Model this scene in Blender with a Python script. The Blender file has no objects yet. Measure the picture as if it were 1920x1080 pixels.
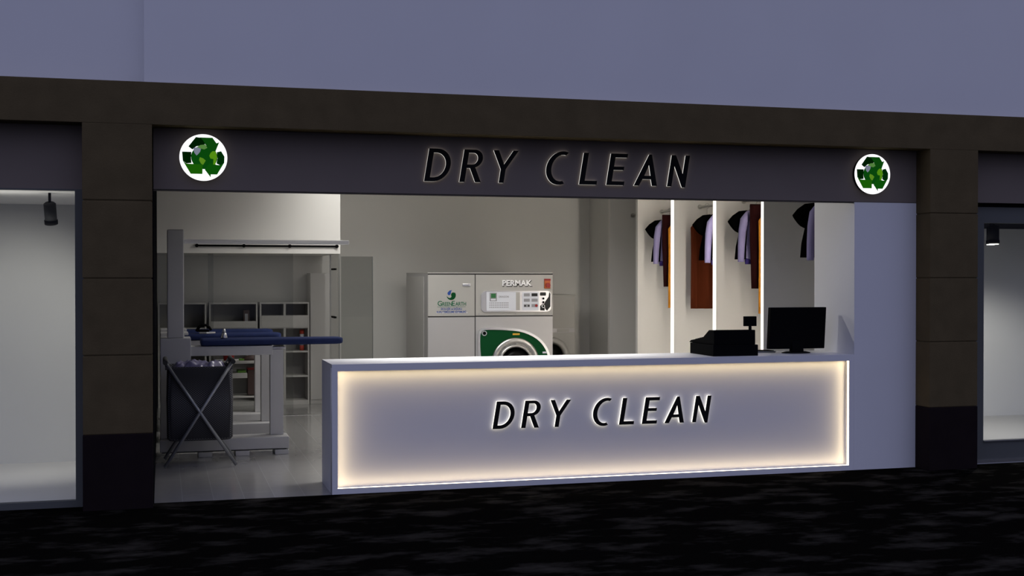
import bpy, bmesh, math, random
from mathutils import Vector, Matrix
random.seed(7)
S = bpy.context.scene
COL = S.collection
PI = math.pi
G = -0.01                      # ground level

# ------------------------------------------------------------------ materials
def srgb(r, g, b):
    def c(v):
        v /= 255.0
        return v/12.92 if v <= 0.04045 else ((v+0.055)/1.055)**2.4
    return (c(r), c(g), c(b))

def mat(name, col, rough=0.5, metal=0.0, spec=0.5, emit=None, es=0.0, var=0.0, vscale=6.0, bump=0.0, bscale=60.0):
    m = bpy.data.materials.new(name); m.use_nodes = True
    nt = m.node_tree; b = nt.nodes['Principled BSDF']
    b.inputs['Base Color'].default_value = (*col, 1)
    b.inputs['Roughness'].default_value = rough
    b.inputs['Metallic'].default_value = metal
    b.inputs['Specular IOR Level'].default_value = spec
    if emit:
        b.inputs['Emission Color'].default_value = (*emit, 1)
        b.inputs['Emission Strength'].default_value = es
    if var or bump:
        tc = nt.nodes.new('ShaderNodeTexCoord')
        if var:
            n = nt.nodes.new('ShaderNodeTexNoise'); n.inputs['Scale'].default_value = vscale
            n.inputs['Detail'].default_value = 6
            nt.links.new(tc.outputs['Object'], n.inputs['Vector'])
            r = nt.nodes.new('ShaderNodeMapRange')
            r.inputs['From Min'].default_value = .3; r.inputs['From Max'].default_value = .7
            r.inputs['To Min'].default_value = 1-var; r.inputs['To Max'].default_value = 1+var
            nt.links.new(n.outputs['Fac'], r.inputs['Value'])
            v = nt.nodes.new('ShaderNodeVectorMath'); v.operation = 'SCALE'
            v.inputs[0].default_value = col
            nt.links.new(r.outputs['Result'], v.inputs['Scale'])
            nt.links.new(v.outputs['Vector'], b.inputs['Base Color'])
        if bump:
            n2 = nt.nodes.new('ShaderNodeTexNoise'); n2.inputs['Scale'].default_value = bscale
            nt.links.new(tc.outputs['Object'], n2.inputs['Vector'])
            bp = nt.nodes.new('ShaderNodeBump'); bp.inputs['Strength'].default_value = bump
            bp.inputs['Distance'].default_value = 0.01
            nt.links.new(n2.outputs['Fac'], bp.inputs['Height'])
            nt.links.new(bp.outputs['Normal'], b.inputs['Normal'])
    return m

def emis(name, col, s):
    return mat(name, (col[0]*.4, col[1]*.4, col[2]*.4), .8, spec=0, emit=col, es=s)

def glass(name, tint, refl=1.0, ior=1.45):
    m = bpy.data.materials.new(name); m.use_nodes = True
    nt = m.node_tree; nt.nodes.clear()
    o = nt.nodes.new('ShaderNodeOutputMaterial'); mx = nt.nodes.new('ShaderNodeMixShader')
    t = nt.nodes.new('ShaderNodeBsdfTransparent'); g = nt.nodes.new('ShaderNodeBsdfGlossy')
    t.inputs['Color'].default_value = (*tint, 1); g.inputs['Roughness'].default_value = 0.02
    g.inputs['Color'].default_value = (refl, refl, refl, 1)
    f = nt.nodes.new('ShaderNodeFresnel'); f.inputs['IOR'].default_value = ior
    # one reflection per pane: none from the inner side of the far face
    ge = nt.nodes.new('ShaderNodeNewGeometry'); iv = nt.nodes.new('ShaderNodeMath'); iv.operation = 'SUBTRACT'
    iv.inputs[0].default_value = 1.0; nt.links.new(ge.outputs['Backfacing'], iv.inputs[1])
    mu = nt.nodes.new('ShaderNodeMath'); mu.operation = 'MULTIPLY'
    nt.links.new(f.outputs[0], mu.inputs[0]); nt.links.new(iv.outputs[0], mu.inputs[1])
    nt.links.new(mu.outputs[0], mx.inputs[0]); nt.links.new(t.outputs[0], mx.inputs[1])
    nt.links.new(g.outputs[0], mx.inputs[2]); nt.links.new(mx.outputs[0], o.inputs[0])
    return m

M = {}
M['white_out'] = mat('painted_render_white', (.78, .78, .80), .7, var=.015, vscale=1.5)
M['panel_white'] = mat('white_laminate', (.80, .80, .82), .45)
M['counter_white'] = mat('counter_laminate', (.78, .78, .80), .38)
M['wall_in'] = mat('interior_paint', (.70, .695, .665), .75, var=.01, vscale=2)
M['wall_in_w'] = mat('interior_paint_white', (.76, .745, .71), .6)
M['black_wall'] = mat('black_panelling', (.010, .010, .012), 1.0, spec=0)
M['fascia'] = mat('dark_fascia_metal', (.205, .172, .150), .7, spec=.08, var=.03, vscale=3)
M['fascia_dk'] = mat('transom_grey', (.12, .108, .09), .7, spec=.1)
M['stone'] = mat('brown_stone', (.112, .086, .046), .85, spec=.04, var=.10, vscale=5, bump=.15, bscale=90)
M['stone_base'] = mat('black_stone', (.016, .011, .012), .7, spec=.03, var=.1)
M['frame_blue'] = mat('slate_aluminium', (.120, .125, .120), .6, spec=.1)
M['steel'] = mat('brushed_steel', (.55, .54, .52), .3, metal=.9)
M['chrome'] = mat('chrome', (.78, .78, .79), .30, metal=1)
M['white_chrome'] = mat('bright_chrome', (.95, .95, .95), .35, metal=.4)
M['black'] = mat('black_plastic', (.0035, .0035, .004), .7, spec=.04)
M['black_gloss'] = mat('black_gloss', (.004, .004, .004), .35, spec=.12)
M['letter'] = mat('letter_black', (.012, .012, .012), .7, spec=.03)
M['letter_glow'] = emis('letter_backlight', (1, .98, .93), .85)
M['letter_glow_c'] = emis('letter_backlight_counter', (1, .96, .88), 1.4)
M['led_warm'] = emis('led_warm', (1, .80, .50), 8.2)
M['led_edge'] = emis('led_diffuser', (1, .95, .87), 1.4)
M['led_bay'] = emis('led_bay', (1, .91, .80), 36)
M['logo_white'] = emis('lit_acrylic_white', (1, 1, 1), 1.15)
M['navy'] = mat('navy_board_cover', (.019, .029, .092), .85, spec=.1, var=.08, vscale=14)
M['grey_enamel'] = mat('pale_grey_enamel', (.47, .465, .47), .42)
M['grey_tube'] = mat('grey_tube', (.30, .31, .33), .35, metal=.5)
M['foam'] = mat('dark_foam', (.03, .03, .03), .8)
M['machine'] = mat('machine_enamel', (.44, .43, .405), .38, metal=.15, var=.02, vscale=2)
M['machine_lo'] = mat('machine_lower', (.45, .44, .44), .38, metal=.25)
M['seam'] = mat('dark_seam', (.01, .01, .01), .6)
M['green'] = mat('deep_green_enamel', (.002, .060, .016), .6, spec=.1)
M['label_w'] = mat('label_white', (.68, .70, .76), .5)
M['label_g'] = mat('label_grey', (.30, .30, .32), .5)
M['lcd'] = mat('lcd_green', (.03, .16, .05), .3)
M['red'] = mat('red_plastic', (.30, .012, .010), .4)
M['orange_pl'] = mat('orange_plastic', (.55, .12, .02), .4)
M['yellow'] = mat('yellow_label', (.65, .38, .03), .5)
M['washer'] = mat('washer_grey', (.42, .41, .38), .45)
M['g_black'] = mat('cloth_black', (.0015, .0015, .0015), 1, spec=.0)
M['g_lav'] = mat('cloth_lavender', (.25, .225, .40), .85, spec=.1)
M['g_navy'] = mat('cloth_navy', (.03, .02, .12), .85, spec=.1)
M['g_maroon'] = mat('cloth_maroon', (.012, .0004, .0006), .85, spec=.1)
M['g_orange'] = mat('cloth_orange', (.31, .125, .012), .85, spec=.1)
M['g_rust'] = mat('cloth_rust', (.085, .016, .004), .85, spec=.1)
M['laundry'] = mat('satin_lilac', (.20, .185, .32), .22, spec=1.0)
M['cab'] = mat('cabinet_white', (.50, .49, .47), .5)
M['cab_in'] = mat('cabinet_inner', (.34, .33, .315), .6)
M['blue_ink'] = mat('blue_ink', (.01, .06, .30), .5)
M['green_ink'] = mat('green_ink', (.0, .12, .05), .5)
M['green_cloth'] = mat('green_plastic', (.10, .25, .03), .6)
M['glass'] = glass('clear_glass', (.88, .885, .88), .4)
M['glass_side'] = glass('side_glass', (.94, .94, .93), .5, 1.08)
M['glass_door'] = glass('tinted_glass', (.74, .745, .73), .6)
M['glass_win'] = glass('window_glass', (.95, .96, .96), .35)
M['glass_edge'] = mat('glass_edge', (.20, .20, .19), .4)
M['lens'] = emis('lamp_lens', (1, .97, .9), 2.5)

def floor_mat():
    m = mat('plank_floor', (.40, .40, .395), .2, spec=.75)
    nt = m.node_tree; b = nt.nodes['Principled BSDF']
    tc = nt.nodes.new('ShaderNodeTexCoord'); mp = nt.nodes.new('ShaderNodeMapping')
    mp.inputs['Rotation'].default_value = (0, 0, PI/2)
    mp.inputs['Location'].default_value = (.3, .085, 0)
    br = nt.nodes.new('ShaderNodeTexBrick')
    br.inputs['Color1'].default_value = (.27, .265, .26, 1); br.inputs['Color2'].default_value = (.30, .295, .29, 1)
    br.inputs['Mortar'].default_value = (.36, .36, .36, 1)
    br.inputs['Scale'].default_value = 1.0
    br.inputs['Mortar Size'].default_value = .003; br.inputs['Brick Width'].default_value = 1.6
    br.inputs['Row Height'].default_value = .24; br.inputs['Mortar Smooth'].default_value = .4
    nt.links.new(tc.outputs['Object'], mp.inputs['Vector']); nt.links.new(mp.outputs[0], br.inputs['Vector'])
    nt.links.new(br.outputs['Color'], b.inputs['Base Color'])
    n = nt.nodes.new('ShaderNodeTexNoise'); n.inputs['Scale'].default_value = 9
    r = nt.nodes.new('ShaderNodeMapRange'); r.inputs['To Min'].default_value = .10; r.inputs['To Max'].default_value = .20
    nt.links.new(tc.outputs['Object'], n.inputs['Vector']); nt.links.new(n.outputs['Fac'], r.inputs['Value'])
    nt.links.new(r.outputs['Result'], b.inputs['Roughness'])
    return m
M['floor'] = floor_mat()

def road_mat():
    m = mat('dark_asphalt', (.01, .01, .011), .9, spec=.0)
    nt = m.node_tree; b = nt.nodes['Principled BSDF']
    tc = nt.nodes.new('ShaderNodeTexCoord'); mp = nt.nodes.new('ShaderNodeMapping')
    mp.inputs['Scale'].default_value = (.8, 1.5, 1)
    n = nt.nodes.new('ShaderNodeTexNoise'); n.inputs['Scale'].default_value = 2.4
    n.inputs['Detail'].default_value = 8; n.inputs['Roughness'].default_value = .62
    cr = nt.nodes.new('ShaderNodeValToRGB')
    cr.color_ramp.elements[0].position = .50; cr.color_ramp.elements[0].color = (.0036, .0033, .0028, 1)
    cr.color_ramp.elements[1].position = .88; cr.color_ramp.elements[1].color = (.060, .055, .046, 1)
    nt.links.new(tc.outputs['Object'], mp.inputs[0]); nt.links.new(mp.outputs[0], n.inputs['Vector'])
    nt.links.new(n.outputs['Fac'], cr.inputs[0]); nt.links.new(cr.outputs[0], b.inputs['Base Color'])
    return m
M['road'] = road_mat()

def weave_mat():
    m = mat('perforated_fabric', (.03, .03, .033), .8)
    nt = m.node_tree; b = nt.nodes['Principled BSDF']
    tc = nt.nodes.new('ShaderNodeTexCoord'); mp = nt.nodes.new('ShaderNodeMapping')
    mp.inputs['Scale'].default_value = (1.0, 1.0, 1.25)
    mp.inputs['Rotation'].default_value = (0, PI/4, 0)
    v = nt.nodes.new('ShaderNodeTexVoronoi'); v.inputs['Scale'].default_value = 56; v.inputs['Randomness'].default_value = 0.0
    cr = nt.nodes.new('ShaderNodeValToRGB')
    cr.color_ramp.elements[0].position = .28; cr.color_ramp.elements[0].color = (.16, .16, .175, 1)
    cr.color_ramp.elements[1].position = .50; cr.color_ramp.elements[1].color = (.020, .020, .024, 1)
    nt.links.new(tc.outputs['Object'], mp.inputs[0]); nt.links.new(mp.outputs[0], v.inputs['Vector'])
    nt.links.new(v.outputs['Distance'], cr.inputs[0]); nt.links.new(cr.outputs[0], b.inputs['Base Color'])
    return m
M['weave'] = weave_mat()

# ------------------------------------------------------------------ geometry
def add(bm, t):
    me = bpy.data.meshes.new('t'); t.to_mesh(me); t.free(); bm.from_mesh(me); bpy.data.meshes.remove(me)

def box(bm, x0, x1, y0, y1, z0, z1, bev=0.0, seg=2):
    t = bmesh.new()
    bmesh.ops.create_cube(t, size=1)
    for v in t.verts:
        v.co = Vector(((x0+x1)/2 + v.co.x*(x1-x0), (y0+y1)/2 + v.co.y*(y1-y0), (z0+z1)/2 + v.co.z*(z1-z0)))
    if bev: bmesh.ops.bevel(t, geom=t.edges[:], offset=bev, segments=seg, profile=.6, affect='EDGES')
    add(bm, t); return bm

def B(*a, **k): return box(bmesh.new(), *a, **k)

def tube(bm, p0, p1, r, r1=None, seg=16, cap=True):
    p0 = Vector(p0); p1 = Vector(p1); r1 = r if r1 is None else r1
    d = p1-p0; q = d.to_track_quat('Z', 'Y').to_matrix().to_4x4()
    t = bmesh.new()
    bmesh.ops.create_cone(t, cap_ends=cap, segments=seg, radius1=r, radius2=r1, depth=d.length)
    bmesh.ops.transform(t, matrix=Matrix.Translation((p0+p1)/2) @ q, verts=t.verts)
    for f in t.faces: f.smooth = len(f.verts) == 4
    add(bm, t); return bm

def lathe(bm, prof, c, axis='Z', seg=32):
    """prof = [(r, h)], revolved about an axis through c."""
    t = bmesh.new(); rings = []
    for r, h in prof:
        ring = []
        for i in range(seg):
            a = 2*PI*i/seg; x, y = r*math.cos(a), r*math.sin(a)
            ring.append(t.verts.new((x, y, h) if axis == 'Z' else (x, h, y)))
        rings.append(ring)
    for a, b in zip(rings, rings[1:]):
        for i in range(seg):
            f = t.faces.new((a[i], a[(i+1) % seg], b[(i+1) % seg], b[i])); f.smooth = True
    for ring in (rings[0], rings[-1]):
        try: t.faces.new(ring)
        except ValueError: pass
    bmesh.ops.recalc_face_normals(t, faces=t.faces)
    bmesh.ops.translate(t, verts=t.verts, vec=c)
    add(bm, t); return bm

def prism_x(bm, prof, x0, x1, bev=0):
    """polygon in (y, z) pushed along x."""
    t = bmesh.new()
    a = [t.verts.new((x0, y, z)) for y, z in prof]; b = [t.verts.new((x1, y, z)) for y, z in prof]
    t.faces.new(a); t.faces.new(b[::-1])
    for i in range(len(prof)):
        j = (i+1) % len(prof); t.faces.new((a[i], b[i], b[j], a[j]))
    bmesh.ops.recalc_face_normals(t, faces=t.faces)
    if bev: bmesh.ops.bevel(t, geom=t.edges[:], offset=bev, segments=2, affect='EDGES')
    add(bm, t); return bm

def from_curve(cu, xf):
    ob = bpy.data.objects.new('t', cu); COL.objects.link(ob)
    dg = bpy.context.evaluated_depsgraph_get(); dg.update()
    me = bpy.data.meshes.new_from_object(ob.evaluated_get(dg))
    bpy.data.objects.remove(ob); bpy.data.curves.remove(cu)
    t = bmesh.new(); t.from_mesh(me); bpy.data.meshes.remove(me)
    bmesh.ops.transform(t, matrix=xf, verts=t.verts)
    return t

def plate(bm, loops, y_front, thick, bev=0.0):
    """filled outline(s) in (x, z) with holes, standing upright facing -Y, from y_front to y_front+thick."""
    cu = bpy.data.curves.new('t', 'CURVE'); cu.dimensions = '2D'; cu.fill_mode = 'BOTH'
    cu.extrude = thick/2
    for lp in loops:
        s = cu.splines.new('POLY'); s.points.add(len(lp)-1); s.use_cyclic_u = True
        for p, (x, z) in zip(s.points, lp): p.co = (x, z, 0, 1)
    xf = Matrix.Translation((0, y_front+thick/2, 0)) @ Matrix.Rotation(PI/2, 4, 'X')
    add(bm, from_curve(cu, xf)); return bm

def text(bm, s, size, x, y, z, thick=.002, align='CENTER', sx=1.0, bold=0.0, space=1.0):
    cu = bpy.data.curves.new('t', 'FONT'); cu.body = s; cu.size = size; cu.extrude = thick/2
    cu.align_x = align; cu.offset = bold; cu.space_character = space; cu.resolution_u = 3
    xf = Matrix.Translation((x, y, z)) @ Matrix.Rotation(PI/2, 4, 'X') @ Matrix.Diagonal((sx, 1, 1, 1))
    add(bm, from_curve(cu, xf)); return bm

LOC = {}
def obj(name, bm, m, parent=None, loc=None, smooth=False):
    base = Vector(LOC[parent.name]) if parent else Vector(loc or (0, 0, 0))
    me = bpy.data.meshes.new(name)
    if base.length: bmesh.ops.translate(bm, verts=bm.verts, vec=-base)
    if smooth:
        for f in bm.faces: f.smooth = True
    bm.to_mesh(me); bm.free(); me.materials.append(m)
    o = bpy.data.objects.new(name, me); COL.objects.link(o)
    if parent: o.parent = parent
    else: o.location = base
    LOC[o.name] = tuple(base)
    return o

def tag(o, label, cat, group=None, kind=None):
    o['label'] = label; o['category'] = cat
    if group: o['group'] = group
    if kind: o['kind'] = kind
    return o

def thing(name, loc, label, cat, group=None):
    o = bpy.data.objects.new(name, None); COL.objects.link(o); o.location = loc
    o.empty_display_size = .1; LOC[o.name] = tuple(loc)
    return tag(o, label, cat, group)

def struct(name, bm, m, parent=None, loc=None):
    o = obj(name, bm, m, parent, loc)
    if not parent: o['kind'] = 'structure'
    return o

def copy_tree(o, loc=None, label=None):
    def rec(a, par):
        c = a.copy(); COL.objects.link(c)
        if par: c.parent = par; c.matrix_parent_inverse = a.matrix_parent_inverse.copy()
        for ch in list(a.children): rec(ch, c)
        return c
    c = rec(o, None)
    if loc: c.location = loc; LOC[c.name] = tuple(loc)
    if label: c['label'] = label
    return c

# ------------------------------------------------------------------ the street and the building shell
struct('ground', B(-14, 22, -26, 0, G-.3, G), M['road'])
struct('floor', B(-.07, 7.1, 0, 7.9, G-.3, G), M['floor'])
struct('ceiling', B(-.2, 7.1, .06, 7.9, 3.05, 3.2), M['wall_in_w'])
struct('wall_back', B(-.2, 7.1, 7.75, 7.9, G, 3.05), M['wall_in'])
struct('wall_left', B(-.2, -.06, 0.0, 7.75, G, 3.05), M['black_wall'])
struct('wall_right', B(7.0, 7.1, .73, 7.75, G, 3.05), M['wall_in'])
bm = bmesh.new()
box(bm, 6.107, 6.90, 0, .726, G, 2.445)
box(bm, 6.107, 7.05, .065, .726, 2.445, 3.05)
struct('wall_pier', bm, M['white_out'])
struct('wall_return', B(6.25, 7.0, 6.56, 7.75, G, 3.05), M['wall_in'])

# upper facade in three fields, the middle one standing slightly forward
struct('wall_upper', B(-.125, 6.905, -.17, .06, 3.25, 6.5), M['white_out'])
struct('wall_upper_left', B(-6, -.125, -.03, .06, 3.25, 6.5), M['white_out'])
struct('wall_upper_right', B(6.909, 14, -.164, .06, 3.25, 6.5), M['white_out'])
# stone portal: lintel and the two pillars with joints
bm = bmesh.new()
box(bm, -6, 14, -.22, 0.0, 2.928, 3.252, .004)
struct('stone_lintel', bm, M['stone'])
def pillar(x0, x1):
    bm = bmesh.new()
    for z0, z1 in ((.570, 1.160), (1.172, 1.745), (1.757, 2.337), (2.349, 2.9279)):
        box(bm, x0, x1, -.22, .02, z0, z1, .004)
    box(bm, x0+.008, x1-.008, -.212, .0, .565, 2.92)
    p = struct('stone_pillar', bm, M['stone'])
    b = obj('plinth', B(x0-.002, x1+.002, -.222, .02, G, .566, .004), M['stone_base'], p)
    return p
pillar(-.575, -.068)
pillar(6.752, 7.258)
# the wall behind the lintel, hiding the neighbours' shells
struct('fascia_left', B(-6, -.57, 0, .06, 2.437, 2.95), M['fascia'])
struct('fascia_right', B(7.25, 14, 0, .06, 2.462, 2.95), M['fascia'])
struct('fascia_centre', B(-.069, 6.756, 0, .06, 2.45, 2.95), M['fascia'])
struct('trim_1', B(-.069, 6.756, .008, .055, 2.438, 2.4495), M['fascia_dk'])

# ------------------------------------------------------------------ left neighbour: lit display window
struct('floor_left_shop', B(-6, -.48, .06, 2.3, G, .04), M['wall_in_w'])
struct('wall_left_shop', B(-6, -.35, 2.15, 2.3, G, 3), M['wall_in'])
struct('wall_left_shop_side', B(-.48, -.35, .06, 2.15, G, 3), M['wall_in'])
struct('ceiling_left_shop', B(-6, -.48, .06, 2.15, 2.432, 2.6), M['wall_in_w'])
bm = bmesh.new()
box(bm, -.640, -.580, -.01, .05, G, 2.437); box(bm, -6, -.640, -.01, .05, G, .041); box(bm, -6, -.640, -.01, .05, 2.425, 2.437)
w1 = struct('window_1', bm, M['frame_blue'])
obj('window_pane', B(-6, -.64, .015, .025, .041, 2.425), M['glass_win'], w1)

def spotlight(name, x, y, zc, tilt, label, ln=.20, r=.047, stem=.1):
    t = thing(name, (x, y, zc+stem), label, 'spotlight')
    bm = bmesh.new(); tube(bm, (x, y, zc+stem), (x, y, zc-.01), .011)
    obj('stem', bm, M['black'], t)
    d = Vector(tilt).normalized(); a = Vector((x, y, zc))
    bm = bmesh.new(); tube(bm, a, a+d*ln, r, seg=28); tube(bm, a-d*.012, a, r*.7, r, seg=28)
    obj('lamp_body', bm, M['grey_sp'], t)
    bm = bmesh.new(); tube(bm, a+d*(ln-.02), a+d*(ln+.012), r*1.1, seg=28)
    obj('rim', bm, M['black'], t)
    return t, a+d*(ln+.02), d
M['grey_sp'] = mat('charcoal_lamp', (.016, .0165, .018), .7, spec=.1)
_, LS, _ = spotlight('spotlight', -.857, .42, 2.345, (.05, .35, -1), 'charcoal cylinder spotlight hanging in the left shop window', ln=.155, stem=.087)

# ------------------------------------------------------------------ right neighbour
struct('floor_right_shop', B(7.3, 14, .15, 2.1, G, .195), M['cab'])
struct('wall_right_shop', B(7.3, 14, 1.9, 2.1, .195, 3), M['wall_in'])
struct('wall_right_shop_side', B(7.30, 7.42, .15, 1.9, .195, 3), M['wall_in'])
struct('ceiling_right_shop', B(7.3, 14, .15, 1.9, 2.30, 2.6), M['black_wall'])
bm = bmesh.new()
box(bm, 7.40, 7.53, .06, .14, G, 2.275); box(bm, 7.40, 14, .06, .14, 2.275, 2.425); box(bm, 7.53, 14, .06, .14, .02, .195)
w2 = struct('window_2', bm, M['frame_blue'])
obj('window_pane', B(7.53, 14, .095, .105, .20, 2.275), M['glass_win'], w2)
obj('sill_bead', B(7.53, 14, .045, .07, .192, .204), M['steel'], w2)
obj('kick_bead', B(7.40, 14, .045, .07, G, .02), M['steel'], w2)
struct('trim_2', B(7.3, 14, .16, .30, 2.3, 2.47), M['black'])
t, _, _ = spotlight('spotlight', 8.02, .62, 2.26, (0, 0, -1), 'black cylinder spotlight half hidden behind the front lit one in the right shop', ln=.155, r=.04, stem=.04)
bm = bmesh.new(); tube(bm, (8.02, .62, 2.088), (8.02, .62, 2.080), .038, seg=28)
obj('lens', bm, M['lens'], t)
t, RS, _ = spotlight('spotlight', 7.93, .45, 2.26, (0, 0, -1), 'black cylinder spotlight with a lit lens in the right shop window', ln=.155, r=.05, stem=.04)
bm = bmesh.new(); tube(bm, (7.93, .45, 2.088), (7.93, .45, 2.080), .045, seg=28)
obj('lens', bm, M['lens'], t)

# ------------------------------------------------------------------ lettering DRY CLEAN
def arc(cx, cz, rx, rz, a0, a1, n=14):
    return [(cx+rx*math.cos(math.radians(a0+(a1-a0)*i/n)), cz+rz*math.sin(math.radians(a0+(a1-a0)*i/n))) for i in range(n+1)]
S_, H_ = .155, .122
def letter_loops(c):
    if c == 'D':
        return [[(0, 0)] + [(.24, 0)] + arc(.26, .5, .48, .5, -90, 90, 22) + [(0, 1)],
                [(S_, H_)] + [(.24, H_)] + arc(.25, .5, .345, .5-H_, -90, 90, 22) + [(S_, 1-H_)]]
    if c == 'R':
        return [[(0, 0), (S_, 0), (S_, .43), (.27, .43), (.50, 0), (.67, 0), (.42, .455)] + arc(.33, .72, .29, .28, -62, 90, 16) + [(0, 1)],
                [(S_, .54), (.30, .54)] + arc(.31, .72, .165, .18, -90, 90, 14) + [(S_, .90)]]
    if c == 'Y':
        return [[(.32, 0), (.465, 0), (.465, .42), (.79, 1), (.63, 1), (.395, .56), (.16, 1), (0, 1), (.32, .42)]]
    if c == 'C':
        o = arc(.47, .5, .47, .525, 68, 292, 30); i = arc(.49, .5, .335, .415, 285, 75, 26)
        return [o + i]
    if c == 'L':
        return [[(0, 0), (.57, 0), (.57, H_), (S_, H_), (S_, 1), (0, 1)]]
    if c == 'E':
        return [[(0, 0), (.58, 0), (.58, H_), (S_, H_), (S_, .48), (.50, .48), (.50, .59), (S_, .59), (S_, 1-H_), (.56, 1-H_), (.56, 1), (0, 1)]]
    if c == 'A':
        return [[(0, 0), (.155, 0), (.245, .21), (.55, .21), (.62, 0), (.775, 0), (.44, 1.0), (.36, 1.0)],
                [(.29, .32), (.52, .32), (.405, .70)]]
    if c == 'N':
        return [[(0, 0), (.135, 0), (.135, .69), (.52, -.03), (.615, -.03), (.615, 1), (.48, 1), (.48, .36), (.13, 1), (0, 1)]]
SH = .165
def build_letters(xs, z0, h, hx, y_back, gap, thick, glow, where, group, ff):
    for c, x in zip('DRYCLEAN', xs):
        lp = letter_loops(c)
        def place(l, g=0.0): return [(x+(px+SH*pz)*hx, z0+pz*h) for px, pz in l]
        t = thing('sign_letter', (x, y_back, z0), 'black italic letter %s of the DRY CLEAN lettering %s' % (c, where), 'sign letter', group)
        bm = plate(bmesh.new(), [place(l) for l in lp], y_back-gap-thick, thick*ff)
        obj('face', bm, M['letter'], t)
        bm = plate(bmesh.new(), [place(l) for l in lp], y_back-gap-thick*(1-ff), thick*(1-ff)+gap-.004)
        obj('light_edge', bm, glow, t)
build_letters([2.090, 2.389, 2.642, 3.126, 3.441, 3.688, 3.942, 4.252], 2.553, .272, .272, 0, .004, .027, M['letter_glow'],
              'on the dark fascia above the opening', 'black backlit letters on the fascia', .6)
build_letters([2.695, 2.947, 3.172, 3.578, 3.835, 4.048, 4.262, 4.526], .474, .232, .232, .078, .018, .016, M['letter_glow_c'],
              'on the illuminated counter front', 'black backlit letters on the counter', .86)

# ------------------------------------------------------------------ round recycling signs
LOGO = [
 ((.000, .012, .0008), [(335,355),(470,180),(560,190),(600,240),(640,300),(600,330),(480,350),(405,410)]),
 ((.004, .060, .004), [(540,184),(770,185),(840,285),(890,265),(825,430),(700,415),(680,370),(640,310),(600,240)]),
 ((.000, .022, .002), [(845,450),(925,430),(985,530),(980,650),(900,690),(840,660),(860,560)]),
 ((.004, .075, .003), [(720,650),(840,685),(900,690),(975,650),(850,865),(735,865),(735,920),(630,780)]),
 ((.000, .012, .0008), [(222,455),(390,455),(380,560),(390,660),(300,670),(235,620)]),
 ((.010, .100, .002), [(235,622),(300,672),(380,677),(590,682),(585,860),(375,860)]),
]
GLOBE = [
 ((.17, .19, .24), [(420,385),(490,365),(560,395),(545,450),(505,500),(480,520),(440,470)]),
 ((.08, .20, .045), [(480,368),(550,325),(640,312),(675,375),(620,405),(560,392)]),
 ((.09, .22, .012), [(540,550),(600,570),(645,610),(600,690),(560,670),(525,600)]),
 ((.08, .24, .006), [(730,470),(770,432),(830,435),(852,540),(820,680),(780,680),(785,580),(730,570),(710,520)]),
]
def round_sign(cx, cz, side):
    R = .183
    t = thing('round_sign', (cx, 0, cz), 'round white lit sign with green recycling arrows at the %s end of the fascia' % side, 'sign', 'round recycling signs on the fascia')
    yf = -.055
    bm = bmesh.new(); tube(bm, (cx, -.012, cz), (cx, -.052, cz), R*.96, seg=64)
    obj('housing', bm, M['black'], t)
    bm = bmesh.new(); tube(bm, (cx, -.052, cz), (cx, yf, cz), R, seg=64)
    obj('face', bm, M['logo_white'], t)
    s = R/432
    def pt(p): return (cx+(p[0]-605)*s, cz-(p[1]-555)*s)
    for i, (c, poly) in enumerate(LOGO):
        k = 'logo_%d' % i
        if k not in M: M[k] = emis(k, c, .9)
        obj('arrow', plate(bmesh.new(), [[pt(p) for p in poly]], yf-.0015, .0012), M[k], t)
    if 'logo_globe' not in M: M['logo_globe'] = emis('logo_globe', (.003, .062, .004), .9)
    el = [(620+238*math.cos(a*PI/24), 545+(225 if math.sin(a*PI/24) > 0 else 215)*math.sin(a*PI/24)) for a in range(48)]
    gl = obj('globe', plate(bmesh.new(), [[pt(p) for p in el]], yf-.0010, .0006), M['logo_globe'], t)
    for i, (c, poly) in enumerate(GLOBE):
        k = 'logo_c%d' % i
        if k not in M: M[k] = emis(k, c, 1.0)
        obj('continent', plate(bmesh.new(), [[pt(p) for p in poly]], yf-.0022, .0006), M[k], gl)
round_sign(.319, 2.700, 'left')
round_sign(6.258, 2.700, 'right')

# ------------------------------------------------------------------ service counter
t = thing('service_counter', (3.7, .33, G), 'long white service counter with a glowing recessed front panel', 'counter')
X0, X1, XR = 1.331, 6.1065, 6.058
bm = bmesh.new()
outer = [(X0, G), (X1, G), (X1, 1.02), (X0, 1.02)]
def rim(g): return [(X0+.046-g, .036-g), (XR+g, .036-g), (XR+g, .993+g), (X0+.046-g, .993+g)]
plate(bm, [outer, rim(0)], 0, .008)
plate(bm, [outer, rim(.010)], .008, .030)
plate(bm, [outer, rim(0)], .038, .0445)
box(bm, X0, X1, .0825, .66, G, 1.02)
obj('body', bm, M['white_out'], t)
obj('worktop', B(X0, X1, 0, .66, 1.02, 1.05), M['counter_white'], t)
obj('front_panel', B(X0+.046, XR, .078, .0824, .036, .993), M['panel_white'], t)
xl = X0+.046
for b in ((xl, XR, .0265, .0358), (xl, XR, .9932, .9995), (xl-.007, xl-.0003, .036, .993), (XR+.0003, XR+.007, .036, .993)):
    obj('led_strip', B(b[0], b[1], .010, .036, b[2], b[3]), M['led_warm'], t)

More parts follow.
